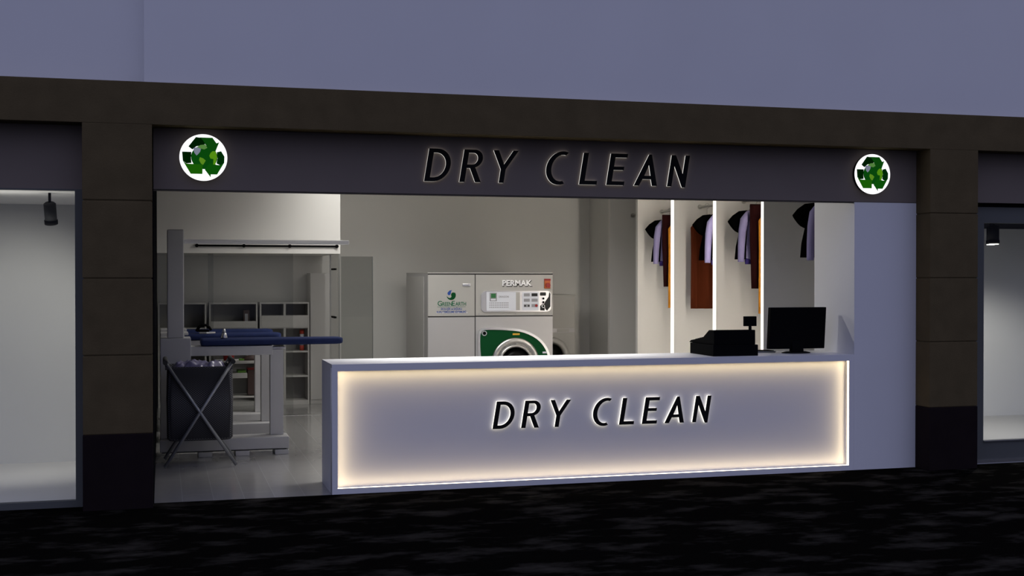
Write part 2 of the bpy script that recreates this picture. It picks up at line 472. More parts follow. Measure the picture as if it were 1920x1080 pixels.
# ------------------------------------------------------------------ cash register, keyboard, monitor
t = thing('cash_register', (5.0, .35, 1.05), 'black cash register with a pole display on the white counter', 'cash register')
xr0, xr1 = 4.745, 5.185
bm = bmesh.new(); box(bm, xr0, xr1, .09, .60, 1.0503, 1.150, .004)
obj('cash_drawer', bm, M['black'], t)
bm = bmesh.new()
prism_x(bm, [(.105, 1.151), (.105, 1.283), (.22, 1.281), (.36, 1.205), (.62, 1.172), (.66, 1.151)], xr0+.015, xr1-.02, .003)
obj('housing', bm, M['black'], t)
bm = bmesh.new()
for i in range(5):
    for j in range(6):
        box(bm, xr0+.06+j*.05, xr0+.095+j*.05, .40+i*.045, .432+i*.045, 1.17, 1.213-.007*i, .002)
obj('keys', bm, M['black_gloss'], t)
bm = bmesh.new(); tube(bm, (5.135, .15, 1.279), (5.135, .15, 1.32), .014)
obj('display_pole', bm, M['black'], t)
obj('customer_display', B(5.075, 5.195, .138, .168, 1.315, 1.404, .003), M['black'], t)

t = thing('computer_monitor', (5.70, .34, 1.05), 'black flat computer monitor seen from behind on the counter', 'monitor')
bm = bmesh.new(); lathe(bm, [(.0, 0), (.135, .0), (.135, .008), (.10, .016), (.0, .018)], (0, 0, 0), seg=40)
bmesh.ops.scale(bm, vec=(1.05, .65, 1), verts=bm.verts); bmesh.ops.translate(bm, verts=bm.verts, vec=(5.70, .34, 1.0503))
obj('stand_base', bm, M['black_gloss'], t)
bm = bmesh.new()
prism_x(bm, [(.30, 1.065), (.36, 1.065), (.345, 1.22), (.318, 1.22)], 5.64, 5.76, .004)
obj('stand_neck', bm, M['black'], t)
bm = bmesh.new()
prism_x(bm, [(.318, 1.092), (.372, 1.092), (.338, 1.478), (.284, 1.478)], 5.412, 5.985, .003)
obj('screen_housing', bm, M['black'], t)
obj('screen', prism_x(bmesh.new(), [(.3705, 1.11), (.3735, 1.11), (.3425, 1.465), (.3395, 1.465)], 5.435, 5.965), M['black_gloss'], t)

t = thing('keyboard', (5.47, .50, 1.05), 'slim grey keyboard lying between the register and monitor', 'keyboard')
obj('tray', B(5.24, 5.56, .47, .62, 1.0503, 1.064, .003), M['grey_tube'], t)
bm = bmesh.new()
for i in range(4):
    for j in range(11):
        box(bm, 5.25+j*.0275, 5.273+j*.0275, .485+i*.032, .511+i*.032, 1.0635, 1.070, .001)
obj('keys', bm, M['black'], t)

# ------------------------------------------------------------------ wardrobe bays on the right
PX = 6.107
parts = [(6.47, 6.548, False), (5.40, 5.471, False), (4.172, 4.273, True), (2.954, 3.040, True), (1.785, 1.846, True)]
for i, (y0, y1, lit) in enumerate(parts):
    p = struct('wall_partition', B(PX, 7.0, y0, y1, G, 3.05), M['wall_in_w'])
    if lit:
        obj('led_profile', B(PX-.003, PX-.0005, y0+.006, y1-.002, G+.01, 3.04), M['led_edge'], p)
        obj('led_shield', B(PX-.0004, PX+.0005, y1, y1+.008, G+.01, 3.04), M['wall_in_w'], p)
        obj('led_strip', B(PX+.001, PX+.026, y1+.0005, y1+.006, G+.05, 3.0), M['led_bay'], p)

def loft(bm, rings, seg=36, folds=7, amp=.012, seed=0, caps=True):
    """rings = [(z, xc, half_w, half_d, fold_amount)] -> closed cloth-like body."""
    rnd = random.Random(seed); ph = [rnd.uniform(0, 6.28) for _ in range(3)]
    t = bmesh.new(); rr = []
    for (z, xc, hw, hd, fa) in rings:
        ring = []
        for i in range(seg):
            a = 2*PI*i/seg; ca, sa = math.cos(a), math.sin(a)
            k = 1 + fa*(math.sin(folds*a+ph[0]) + .5*math.sin((folds*2-1)*a+ph[1]))
            ring.append(t.verts.new((xc+hw*math.copysign(abs(ca)**.8, ca), hd*sa*k, z)))
        rr.append(ring)
    for a, b in zip(rr, rr[1:]):
        for i in range(seg):
            t.faces.new((a[i], a[(i+1) % seg], b[(i+1) % seg], b[i])).smooth = True
    if caps: t.faces.new(rr[0]); t.faces.new(rr[-1])
    bmesh.ops.recalc_face_normals(t, faces=t.faces)
    add(bm, t); return bm

def sleeve(bm, pts, seg=18):
    """pts = [(x, z, half_width, half_depth)] an arm of cloth following the points."""
    t = bmesh.new(); rr = []
    n = len(pts)
    for k, (x, z, hw, hd) in enumerate(pts):
        a = pts[max(0, k-1)]; b = pts[min(n-1, k+1)]
        d = Vector((b[0]-a[0], 0, b[1]-a[1])).normalized(); nrm = Vector((d.z, 0, -d.x))
        rr.append([t.verts.new(Vector((x, 0, z)) + nrm*hw*math.cos(2*PI*i/seg) + Vector((0, hd*math.sin(2*PI*i/seg), 0))) for i in range(seg)])
    for a, b in zip(rr, rr[1:]):
        for i in range(seg):
            t.faces.new((a[i], a[(i+1) % seg], b[(i+1) % seg], b[i])).smooth = True
    t.faces.new(rr[0]); t.faces.new(rr[-1])
    bmesh.ops.recalc_face_normals(t, faces=t.faces)
    add(bm, t); return bm

RODZ = 2.628; RX = 6.45
def hanger(parent, x, y, w, zs):
    bm = bmesh.new()
    tube(bm, (x, y, zs), (x, y, RODZ-.03), .004, seg=8)
    n = 8
    for i in range(n):
        a0, a1 = -PI/2+PI*1.4*i/n, -PI/2+PI*1.4*(i+1)/n
        tube(bm, (x+.03*math.cos(a0), y, RODZ+.001+.03*math.sin(a0)), (x+.03*math.cos(a1), y, RODZ+.001+.03*math.sin(a1)), .004, seg=8)
    tube(bm, (x-w, y, zs-.10), (x, y, zs), .008, seg=8); tube(bm, (x+w, y, zs-.10), (x, y, zs), .008, seg=8)
    tube(bm, (x-w, y, zs-.10), (x+w, y, zs-.10), .006, seg=8)
    obj('hanger', bm, M['steel'], parent)

def shift(bm, x, y): bmesh.ops.translate(bm, verts=bm.verts, vec=(x, y, 0)); return bm

def black_top(y, label):
    t = thing('black_jacket', (RX, y, RODZ), label, 'jacket', 'black short jackets on the hanging rails')
    bm = bmesh.new()
    loft(bm, [(1.955, 0, .265, .05, .10), (2.10, 0, .25, .055, .08), (2.30, 0, .20, .06, .04), (2.42, 0, .19, .055, .02), (2.49, 0, .13, .04, 0), (2.525, 0, .06, .03, 0)], seed=1)
    for s in (-1, 1):
        sleeve(bm, [(s*.10, 2.485, .03, .03), (s*.16, 2.435, .082, .05), (s*.225, 2.375, .098, .055), (s*.282, 2.318, .094, .05), (s*.290, 2.311, .06, .03)])
    obj('cloth', shift(bm, RX, y), M['g_black'], t)
    hanger(t, RX, y, .15, 2.55)
def lav_shirt(y, label):
    t = thing('lavender_shirt', (RX, y, RODZ), label, 'shirt', 'lavender long sleeved shirts on the hanging rails')
    bm = bmesh.new()
    loft(bm, [(1.94, 0, .185, .045, .12), (2.10, 0, .178, .05, .10), (2.28, 0, .172, .055, .05), (2.40, 0, .18, .055, .02), (2.47, 0, .13, .045, 0), (2.515, 0, .06, .035, 0)], seed=2)
    obj('cloth', shift(bm, RX, y), M['g_lav'], t)
    for s in (-1, 1):
        bm = sleeve(bmesh.new(), [(s*.09, 2.487, .028, .03), (s*.15, 2.455, .046, .045), (s*.205, 2.39, .048, .048), (s*.230, 2.27, .042, .046), (s*.242, 2.10, .038, .042), (s*.246, 1.96, .035, .04), (s*.246, 1.925, .034, .038)])
        obj('sleeve', shift(bm, RX, y), M['g_lav'], t)
    bm = loft(bmesh.new(), [(1.900, 0, .195, .035, .1), (1.945, 0, .20, .043, .1), (1.985, 0, .17, .04, .1)], seed=2)
    obj('hem', shift(bm, RX, y), M['g_navy'], t)
    bm = plate(bmesh.new(), [[(-.115, 2.40), (-.05, 2.47), (.05, 2.47), (.115, 2.40), (.12, 1.95), (-.12, 1.95)]], -.075, .02)
    obj('lining', shift(bm, RX, y), M['g_navy'], t)
    hanger(t, RX, y, .15, 2.54)
def long_one(name, kind, y, m, w, ztop, zbot, label, group, flat=False, cat='dress'):
    t = thing(name, (RX, y, RODZ), label, cat, group)
    bm = bmesh.new()
    if flat:
        loft(bm, [(zbot, 0, w*.90, .035, .12), (zbot+.3, 0, w*.94, .04, .12), (ztop-.4, 0, w, .04, .10), (ztop-.02, 0, w, .035, .02), (ztop, 0, w*.99, .012, 0)], folds=5, seed=4)
    else:
        loft(bm, [(zbot, 0, w*.99, .06, .32), (zbot+.35, 0, w*.98, .06, .30), (ztop-.45, 0, w*.97, .06, .22), (ztop-.13, 0, w, .05, .06), (ztop-.03, 0, w*.62, .04, 0), (ztop, 0, w*.35, .03, 0)], seg=72, folds=9, seed=5)
    obj('cloth', shift(bm, RX, y), m, t)
    hanger(t, RX, y, w*.7, min(ztop+.01, 2.585))
def rail(y0, y1, where):
    t = thing('hanging_rail', (RX, y0, RODZ), 'thin steel hanging rail %s' % where, 'clothes rail', 'steel rails in the wardrobe bays')
    bm = bmesh.new(); tube(bm, (RX, y0, RODZ), (RX, y1, RODZ), .015)
    obj('rod', bm, M['steel'], t)
    for yy in (y0, y1):
        bm = bmesh.new(); tube(bm, (RX, yy-.005 if yy == y1 else yy, RODZ), (RX, yy if yy == y1 else yy+.005, RODZ), .03)
        obj('flange', bm, M['steel'], t)
rail(5.472, 6.469, 'in the darkest bay nearest the back wall')
rail(4.274, 5.399, 'in the second bay from the back')
rail(3.041, 4.171, 'in the middle bay above the rust dress')
rail(1.847, 2.953, 'in the bay left of the monitor')
rail(.727, 1.784, 'in the front bay behind the pier')
GB = ('in the narrow left bay', 'beside the rust dress in the middle bay', 'in the bay above the cash register', 'above the monitor')
for (y, g) in ((5.12, 0), (3.61, 1), (2.64, 2), (1.15, 3)): black_top(y, 'black short sleeved jacket hanging ' + GB[g])
for (y, g) in ((5.00, 0), (3.40, 1), (2.52, 2), (.98, 3)): lav_shirt(y, 'lavender long sleeved shirt hanging ' + GB[g])
for (y, g) in ((4.88, 0), (2.38, 2)):
    long_one('maroon_trousers', 0, y, M['g_maroon'], .21, 2.562, 1.63, 'dark maroon trousers folded over a hanger ' + GB[g], 'maroon trousers on the rails', True, 'trousers')
for (y, g) in ((4.68, 0), (2.17, 2)):
    long_one('orange_dress', 0, y, M['g_orange'], .21, 2.50, 1.36, 'long orange dress hanging nearest the front ' + GB[g], 'orange dresses on the rails')
long_one('rust_dress', 0, 3.95, M['g_rust'], .22, 2.49, 1.37, 'long rust brown dress hanging behind the black jacket in the middle bay', None)

# ------------------------------------------------------------------ dry cleaning machine
MX0, MX1, MY0, MY1, MT = 3.342, 5.055, 5.81, 7.28, 1.815
t = thing('dry_cleaning_machine', ((MX0+MX1)/2, 6.5, G), 'large grey dry cleaning machine with a green drum door', 'dry cleaning machine')
obj('cabinet', B(MX0, MX1, MY0+.012, MY1, G, MT-.012, .004), M['machine_lo'], t)
obj('top_cover', B(MX0-.002, MX1+.002, MY0-.004, MY1, MT-.014, MT-.002, .002), M['machine'], t)
obj('top_gasket', B(MX0+.003, MX1-.003, MY0+.004, MY0+.013, MT-.035, MT-.014), M['seam'], t)
SX = 3.979
obj('upper_left_panel', B(MX0+.004, SX-.006, MY0, MY0+.012, 1.243, 1.785, .002), M['machine'], t)
up = obj('upper_right_panel', B(SX+.006, MX1-.003, MY0, MY0+.012, 1.250, 1.785, .002), M['machine'], t)
obj('lower_left_panel', B(MX0+.004, SX-.006, MY0+.004, MY0+.012, .1, 1.225, .002), M['machine_lo'], t)
obj('lower_right_panel', B(SX+.006, MX1-.003, MY0+.004, MY0+.012, .1, 1.228, .002), M['machine_lo'], t)
bm = bmesh.new(); box(bm, SX-.0055, SX+.0055, MY0+.006, MY0+.0125, .1, 1.785); box(bm, MX0+.004, MX1-.003, MY0+.006, MY0+.0125, 1.229, 1.242)
obj('seam', bm, M['seam'], t)
obj('side_panel', B(MX0-.006, MX0+.002, MY0+.25, MY1-.02, .06, 1.76, .002), M['cab'], t)
# make plate of the machine
bm = bmesh.new(); text(bm, 'PERMAK', .105, 4.545, MY0-.006, 1.640, .010, sx=1.02, bold=.0035, space=1.02)
obj('brand_letters', bm, M['white_chrome'], t)
bm = bmesh.new(); text(bm, 'PERMAK', .105, 4.551, MY0-.001, 1.632, .002, sx=1.02, bold=.007, space=1.02)
obj('brand_shadow', bm, M['seam'], t)  # dark offset copy of the letters, painted in as their shadow
bm = bmesh.new(); box(bm, 3.806, 3.914, MY0-.014, MY0, 1.632, 1.668, .006); tube(bm, (3.885, MY0-.024, 1.652), (3.885, MY0-.012, 1.652), .014)
obj('latch', bm, M['chrome'], t)
# eco badge
g = obj('badge_plate', B(3.455, 3.875, MY0-.0012, MY0-.0002, 1.283, 1.29), M['label_w'], t)
bm = bmesh.new()
text(bm, 'G', .092, 3.469, MY0-.002, 1.378, .001, 'LEFT', bold=.0012); text(bm, 'REEN', .070, 3.533, MY0-.002, 1.378, .001, 'LEFT', sx=.80, bold=.0012)
text(bm, 'E', .092, 3.659, MY0-.002, 1.378, .001, 'LEFT', bold=.0012); text(bm, 'ARTH', .070, 3.712, MY0-.002, 1.378, .001, 'LEFT', sx=.80, bold=.0012)
box(bm, 3.47, 3.848, MY0-.002, MY0-.001, 1.362, 1.366)
obj('badge_lettering', bm, M['green_ink'], g)
bm = bmesh.new()
text(bm, 'EKOLOJİK ve SAĞLIKLI', .036, 3.658, MY0-.002, 1.325, .001, sx=.78, bold=.0008); text(bm, 'KURU TEMİZLEME SİSTEMLERİ', .036, 3.658, MY0-.002, 1.285, .001, sx=.80, bold=.0008)
obj('badge_small_lettering', bm, M['blue_ink'], g)
cx, cz = 3.655, 1.515
lower = arc(cx, cz, .062, .062, 190, 395, 24) + arc(cx+.028, cz+.01, .030, .028, 60, 190, 8) + arc(cx-.022, cz-.012, .026, .022, -20, -140, 8)
obj('badge_leaf', plate(bmesh.new(), [lower], MY0-.002, .001), M['green'], g)
drop = arc(cx-.028, cz+.026, .022, .024, 150, 350, 14) + [(cx+.0, cz+.055), (cx+.012, cz+.068), (cx-.02, cz+.064)]
obj('badge_drop', plate(bmesh.new(), [drop], MY0-.002, .001), M['blue_ink'], g)
# emergency switch
e = obj('emergency_switch', B(4.93, 5.012, MY0-.022, MY0, 1.600, 1.729, .005), M['orange_pl'], t)
bm = bmesh.new(); tube(bm, (4.973, MY0-.05, 1.645), (4.973, MY0-.02, 1.645), .032, .030, 24); box(bm, 4.928, 5.014, MY0-.026, MY0-.02, 1.705, 1.732)
obj('switch_button', bm, M['red'], e)
# control panel
def rrect(x0, x1, z0, z1, r, n=6):
    return arc(x1-r, z0+r, r, r, -90, 0, n) + arc(x1-r, z1-r, r, r, 0, 90, n) + arc(x0+r, z1-r, r, r, 90, 180, n) + arc(x0+r, z0+r, r, r, 180, 270, n)
cp = obj('control_panel', plate(bmesh.new(), [rrect(4.056, 5.022, 1.292, 1.570, .06)], MY0-.022, .022), M['chrome'], t)
obj('keypad', plate(bmesh.new(), [rrect(4.125, 4.530, 1.310, 1.556, .008)], MY0-.028, .006), M['label_w'], cp)
obj('side_cover', B(4.455, 4.585, MY0-.027, MY0-.022, 1.315, 1.553, .002), M['washer'], cp)
obj('display_frame', B(4.168, 4.266, MY0-.032, MY0-.028, 1.435, 1.547, .002), M['label_g'], cp)
obj('display_buttons', B(4.184, 4.250, MY0-.0335, MY0-.031, 1.446, 1.466), M['label_w'], cp)
obj('display', B(4.186, 4.252, MY0-.0335, MY0-.031, 1.478, 1.536), M['lcd'], cp)
bm = bmesh.new(); text(bm, 'DRAGON', .035, 4.362, MY0-.029, 1.482, .001, sx=.92, bold=.001)
obj('keypad_lettering', bm, M['label_g'], cp)
bm = bmesh.new()
for r in range(3):
    for k in range(11):
        box(bm, 4.165+k*.0245, 4.18+k*.0245, MY0-.030, MY0-.0275, 1.405-r*.028, 1.419-r*.028)
obj('keypad_keys', bm, M['label_g'], cp)
obj('gauge_panel', plate(bmesh.new(), [rrect(4.617, 4.848, 1.312, 1.556, .008)], MY0-.028, .006), M['label_w'], cp)
for j in range(3):
    for i in range(2):
        x = 4.638+i*.108; z = 1.498-j*.072
        obj('gauge', B(x, x+.082, MY0-.031, MY0-.0275, z, z+.040), M['seam'] if (i, j) == (1, 0) else M['label_g'], cp)
bm = bmesh.new(); tube(bm, (4.811, MY0-.036, 1.374), (4.811, MY0-.03, 1.374), .019)
obj('indicator_lamp', bm, M['red'], cp)
bm = bmesh.new()
for x in (4.655, 4.705): tube(bm, (x, MY0-.036, 1.372), (x, MY0-.03, 1.372), .012)
obj('gauge_dials', bm, M['seam'], cp)
obj('switch_recess', plate(bmesh.new(), [[(4.93, 1.36), (4.94, 1.325), (4.965, 1.305), (5.01, 1.36), (5.012, 1.53), (4.995, 1.555), (4.985, 1.49), (4.94, 1.43), (4.868, 1.37), (4.868, 1.31), (4.93, 1.305)]], MY0-.024, .003), M['seam'], cp)
obj('counter_display', plate(bmesh.new(), [rrect(4.865, 4.948, 1.505, 1.550, .012)], MY0-.026, .004), M['seam'], cp)
for i, z in enumerate((1.468, 1.418, 1.366)):
    bm = bmesh.new(); tube(bm, (4.908, MY0-.034, z), (4.908, MY0-.022, z), .021)
    kn = obj('knob_ring', bm, M['chrome'], cp)
for z in (1.468, 1.418, 1.366):
    bm = bmesh.new(); tube(bm, (4.908, MY0-.04, z), (4.908, MY0-.03, z), .015)
    obj('knob', bm, M['black'], cp)
bm = bmesh.new()
for x in (4.03, 4.53, 5.03): tube(bm, (x, MY0-.004, 1.268), (x, MY0, 1.268), .007)
obj('screws', bm, M['label_g'], t)
# drum door: green teardrop surround in a chrome rim
DX, DZ = 4.520, .622
def teardrop(g):
    # outline in metres, g = outward growth
    base = [(4.045, .40), (4.018, .70), (4.010, .85), (4.013, .98), (4.030, 1.045), (4.075, 1.078), (4.20, 1.085), (4.40, 1.080), (4.58, 1.062),
            (4.72, 1.018), (4.84, .950), (4.93, .860), (4.99, .750), (5.01, .63), (4.99, .50), (4.93, .38), (4.82, .28), (4.65, .21), (4.40, .20), (4.16, .24)]
    c = Vector((4.50, .64)); o = []
    n = len(base); P = [Vector(p) for p in base]
    for k in range(n):
        for s in (0, .5):
            p0, p1, p2, p3 = P[k-1], P[k], P[(k+1) % n], P[(k+2) % n]
            q = .5*((2*p1)+(p2-p0)*s+(2*p0-5*p1+4*p2-p3)*s*s+(3*p1-p0-3*p2+p3)*s**3)
            d = (q-c).normalized(); q = q+d*g; o.append((q.x, q.y))
    return o
dd = obj('drum_surround', plate(bmesh.new(), [teardrop(-.03)], MY0-.024, .026), M['green'], t)
obj('chrome_rim', plate(bmesh.new(), [teardrop(.0), teardrop(-.032)], MY0-.036, .038), M['chrome'], dd)
bm = bmesh.new(); lathe(bm, [(.328, 0), (.328, -.02), (.318, -.032), (.262, -.040), (.255, -.020), (.245, -.020), (.238, -.050), (.222, -.062), (.205, -.055), (.198, -.01), (.328, 0)], (DX, MY0-.024, DZ), 'Y', 48)
obj('door_ring', bm, M['steel'], dd)
bm = bmesh.new(); lathe(bm, [(.0, -.04), (.10, -.034), (.202, -.012)], (DX, MY0-.024, DZ), 'Y', 40)
obj('door_glass', bm, M['black_gloss'], dd)
bm = bmesh.new()
for k in range(20):
    a = 2*PI*k/20; tube(bm, (DX+.250*math.cos(a), MY0-.062, DZ+.250*math.sin(a)), (DX+.250*math.cos(a), MY0-.044, DZ+.250*math.sin(a)), .006, seg=8)
obj('ring_bolts', bm, M['label_g'], dd)
bm = bmesh.new(); tube(bm, (4.095, MY0-.04, 1.013), (4.095, MY0-.022, 1.013), .034, seg=28)
lk = obj('lock_ring', bm, M['chrome'], dd)
bm = bmesh.new(); tube(bm, (4.095, MY0-.044, 1.013), (4.095, MY0-.036, 1.013), .022, seg=24)
obj('lock_button', bm, M['black'], dd)
bm = B(4.485, 4.582, MY0-.0265, MY0-.0235, .984, 1.008)
obj('warning_label', bm, M['yellow'], dd)
obj('small_label', B(4.90, 4.965, MY0-.0265, MY0-.0235, .735, .758), M['label_w'], dd)

# washing machine behind
t = thing('washing_machine', (5.40, 7.2, G), 'grey front loading washer standing behind the dry cleaning machine', 'washing machine')
obj('cabinet', B(5.075, 5.735, 6.90, 7.55, G, 1.49, .012), M['washer'], t)
obj('lid', B(5.07, 5.74, 6.895, 7.555, 1.475, 1.50, .006), M['washer'], t)
obj('drawer_strip', B(5.09, 5.725, 6.893, 6.90, .955, 1.015, .002), M['machine_lo'], t)
obj('drawer_handle', B(5.46, 5.64, 6.886, 6.894, .965, 1.005, .002), M['washer'], t)
bm = bmesh.new(); lathe(bm, [(.27, 0), (.27, -.03), (.25, -.05), (.20, -.045), (.17, -.01), (.27, 0)], (5.37, 6.90, .62), 'Y', 48)
d = obj('door_ring', bm, M['machine'], t)
bm = bmesh.new(); lathe(bm, [(.0, -.05), (.08, -.045), (.175, -.012)], (5.37, 6.90, .62), 'Y', 40)
obj('door_glass', bm, M['black_gloss'], d)

# ------------------------------------------------------------------ glazed back room
struct('wall_bulkhead', B(-.055, 2.22, 5.94, 7.7495, 2.055, 3.05), M['wall_in_w'])
g = struct('window_3', B(-.055, .626, 5.945, 5.955, G, 2.054), M['glass'])
g = struct('window_4', B(.561, 1.62, 5.975, 5.985, G, 2.054), M['glass'])
g = struct('window_5', B(2.200, 2.210, 5.955, 6.80, G, 2.054), M['glass_side'])
bm = bmesh.new(); box(bm, 2.196, 2.216, 5.944, 5.954, G, 2.054)
obj('edge_profile', bm, M['glass_edge'], g)
bm = bmesh.new(); box(bm, 2.196, 2.214, 6.80, 6.82, G, 2.054)
obj('end_post', bm, M['steel'], g)
for z in (1.858, 1.222):
    obj('glass_clamp', B(2.190, 2.222, 6.30, 6.62, z-.012, z+.012, .003), M['black'], g)
struct('floor_threshold', B(-.055, 2.22, 5.90, 5.99, G, G+.004), M['steel'])
t = thing('sliding_door', (2.42, 5.9, 0), 'frameless glass sliding door standing open against the back wall side', 'door')
obj('glass_leaf', B(2.222, 2.630, 5.88, 5.892, .02, 2.020), M['glass_door'], t)
obj('edge_trim', B(2.626, 2.634, 5.877, 5.895, .02, 2.020), M['frame_blue'], t)
bm = bmesh.new(); tube(bm, (.419, 5.915, 2.150), (2.178, 5.915, 2.150), .012, seg=12)
t = thing('door_track', (1.3, 5.93, 2.15), 'thin black sliding door track on the white bulkhead', 'door track')
obj('rail', bm, M['black'], t)
for x in (.425, 1.0, 1.573, 2.172):
    bm = bmesh.new(); tube(bm, (x, 5.90, 2.15), (x, 5.94, 2.15), .022, seg=16)
    obj('bracket', bm, M['black'], t)

# cabinets along the back
def cabinet(x0, x1, label, cols, name='storage_cabinet', depth=.40):
    y0, y1, zt = 7.28, 7.68, 1.406
    t = thing(name, ((x0+x1)/2, 7.48, G), label, 'cabinet', 'white cabinets in the glazed back room')
    th = .022
    bm = bmesh.new()
    box(bm, x0, x0+th, y0, y1, G, zt); box(bm, x1-th, x1, y0, y1, G, zt); box(bm, x0+th, x1-th, y0, y1, zt-th, zt)
    box(bm, x0+th, x1-th, y0+.004, y1, G, .046)
    obj('carcass', bm, M['cab'], t)
    obj('back_panel', B(x0+th, x1-th, y1-.012, y1-.002, .046, zt-th), M['cab_in'], t)
    bm = bmesh.new()
    for c in range(1, cols):
        x = x0+(x1-x0)*c/cols; box(bm, x-th*.7, x+th*.7, y0+.002, y1-.013, .046, zt-th)
    if cols > 1: obj('divider', bm, M['cab'], t)
    else: bm.free()
    for z in (1.232, 1.054, .72, .379):
        if z == 1.232: continue
        obj('shelf', B(x0+th+.001, x1-th-.001, y0+.006, y1-.013, z-.010, z+.010), M['cab'], t)
    return t, y0
a, _ = cabinet(-.05, .585, 'white open cabinet in the back room seen past the grey column', 1)
b, _ = cabinet(.62, 1.268, 'white open cabinet in the middle of the glazed back room', 1)
c, y0 = cabinet(1.297, 1.974, 'white two column cabinet nearest the tall locker', 2)
obj('drawer_front', B(1.321, 1.950, y0-.006, y0+.004, 1.058, 1.225), M['cab'], c)
obj('drawer_front', B(.644, 1.244, y0-.006, y0+.004, 1.058, 1.15), M['cab'], b)
t = thing('tall_locker', (2.18, 7.45, G), 'tall plain grey locker at the right end of the cabinets', 'locker')
obj('body', B(1.985, 2.374, 7.28, 7.70, G, 1.81, .004), M['cab'], t)
obj('door', B(1.990, 2.369, 7.270, 7.2795, .05, 1.80, .002), M['cab'], t)
# things on the shelves
t = thing('red_bottle', (1.885, 7.42, .73), 'white bottle with red cap and base on the right cabinet shelf', 'bottle')
bm = bmesh.new(); tube(bm, (1.885, 7.42, .731), (1.885, 7.42, .80), .030, seg=20); obj('base', bm, M['red_br'] if 'red_br' in M else M.setdefault('red_br', mat('coral_red', (.55, .07, .04), .5)), t)
bm = bmesh.new(); tube(bm, (1.885, 7.42, .80), (1.885, 7.42, .96), .028, seg=20); obj('body', bm, M['label_w'], t)
bm = bmesh.new(); tube(bm, (1.885, 7.42, .96), (1.885, 7.42, 1.02), .032, seg=20); obj('cap', bm, M['red_br'], t)
t = thing('document_box', (1.16, 7.42, 1.0), 'dark brown box file behind the ironing boards', 'box file')
M['brown'] = mat('dark_brown', (.06, .035, .03), .6)
obj('body', B(1.08, 1.16, 7.33, 7.55, 1.0645, 1.30, .003), M['brown'], t)
obj('spine_label', B(1.10, 1.14, 7.324, 7.3295, 1.10, 1.25), M['label_g'], t)

# low side table with ironing goods, seen between the legs
t = thing('side_table', (1.0, 5.3, G), 'white wheeled side table seen between the ironing station legs', 'table')
obj('table_top', B(.62, 1.20, 5.15, 5.55, .715, .745, .004), M['cab'], t)
obj('lower_shelf', B(.64, 1.18, 5.17, 5.53, .30, .32, .003), M['cab'], t)
for x in (.64, 1.165):
    for y in (5.17, 5.52):
        bm = bmesh.new(); tube(bm, (x, y, G), (x, y, .716), .013); obj('leg', bm, M['steel'], t)
obj('drawer', B(.66, .99, 5.16, 5.50, .54, .60, .003), M['cab'], t)
t = thing('table_iron', (1.03, 5.3, .745), 'dark flat iron standing on the white side table', 'iron')
bm = bmesh.new(); loft(bm, [(.746, 0, .10, .05, 0), (.775, 0, .095, .05, 0), (.80, .02, .06, .04, 0), (.815, .03, .02, .02, 0)]); shift(bm, 1.03, 5.28)
obj('body', bm, M['brown'], t)
bm = bmesh.new(); tube(bm, (.98, 5.28, .83), (1.11, 5.28, .83), .010); tube(bm, (1.10, 5.28, .83), (1.10, 5.28, .79), .009); tube(bm, (.99, 5.28, .83), (1.0, 5.28, .80), .009)
obj('handle', bm, M['label_g'], t)
t = obj('green_sponge', B(.90, .96, 5.24, 5.34, .7455, .768, .006), M['green_cloth'], loc=(.93, 5.29, .745)); tag(t, 'small green sponge on the white side table', 'sponge')
t = obj('green_folder', B(.88, .98, 5.22, 5.45, .6005, .628, .004), M['green_cloth'], loc=(.93, 5.3, .60)); tag(t, 'green folder below the side table top', 'folder')
t = obj('red_folder', B(1.0, 1.12, 5.22, 5.45, .33, .635, .004), M['brown'], loc=(1.06, 5.3, .6)); tag(t, 'dark standing box with red top below the side table', 'box')
obj('red_lid', B(.998, 1.122, 5.218, 5.452, .6355, .655, .003), M['red'], t)
t = thing('red_bucket', (.80, 5.32, .745), 'red bucket on the side table behind the hamper', 'bucket')
bm = bmesh.new(); lathe(bm, [(0, 0), (.06, 0), (.078, .15), (.072, .15), (.055, .01), (0, .01)], (.78, 5.32, .7455), seg=28)
obj('body', bm, M['red'], t)

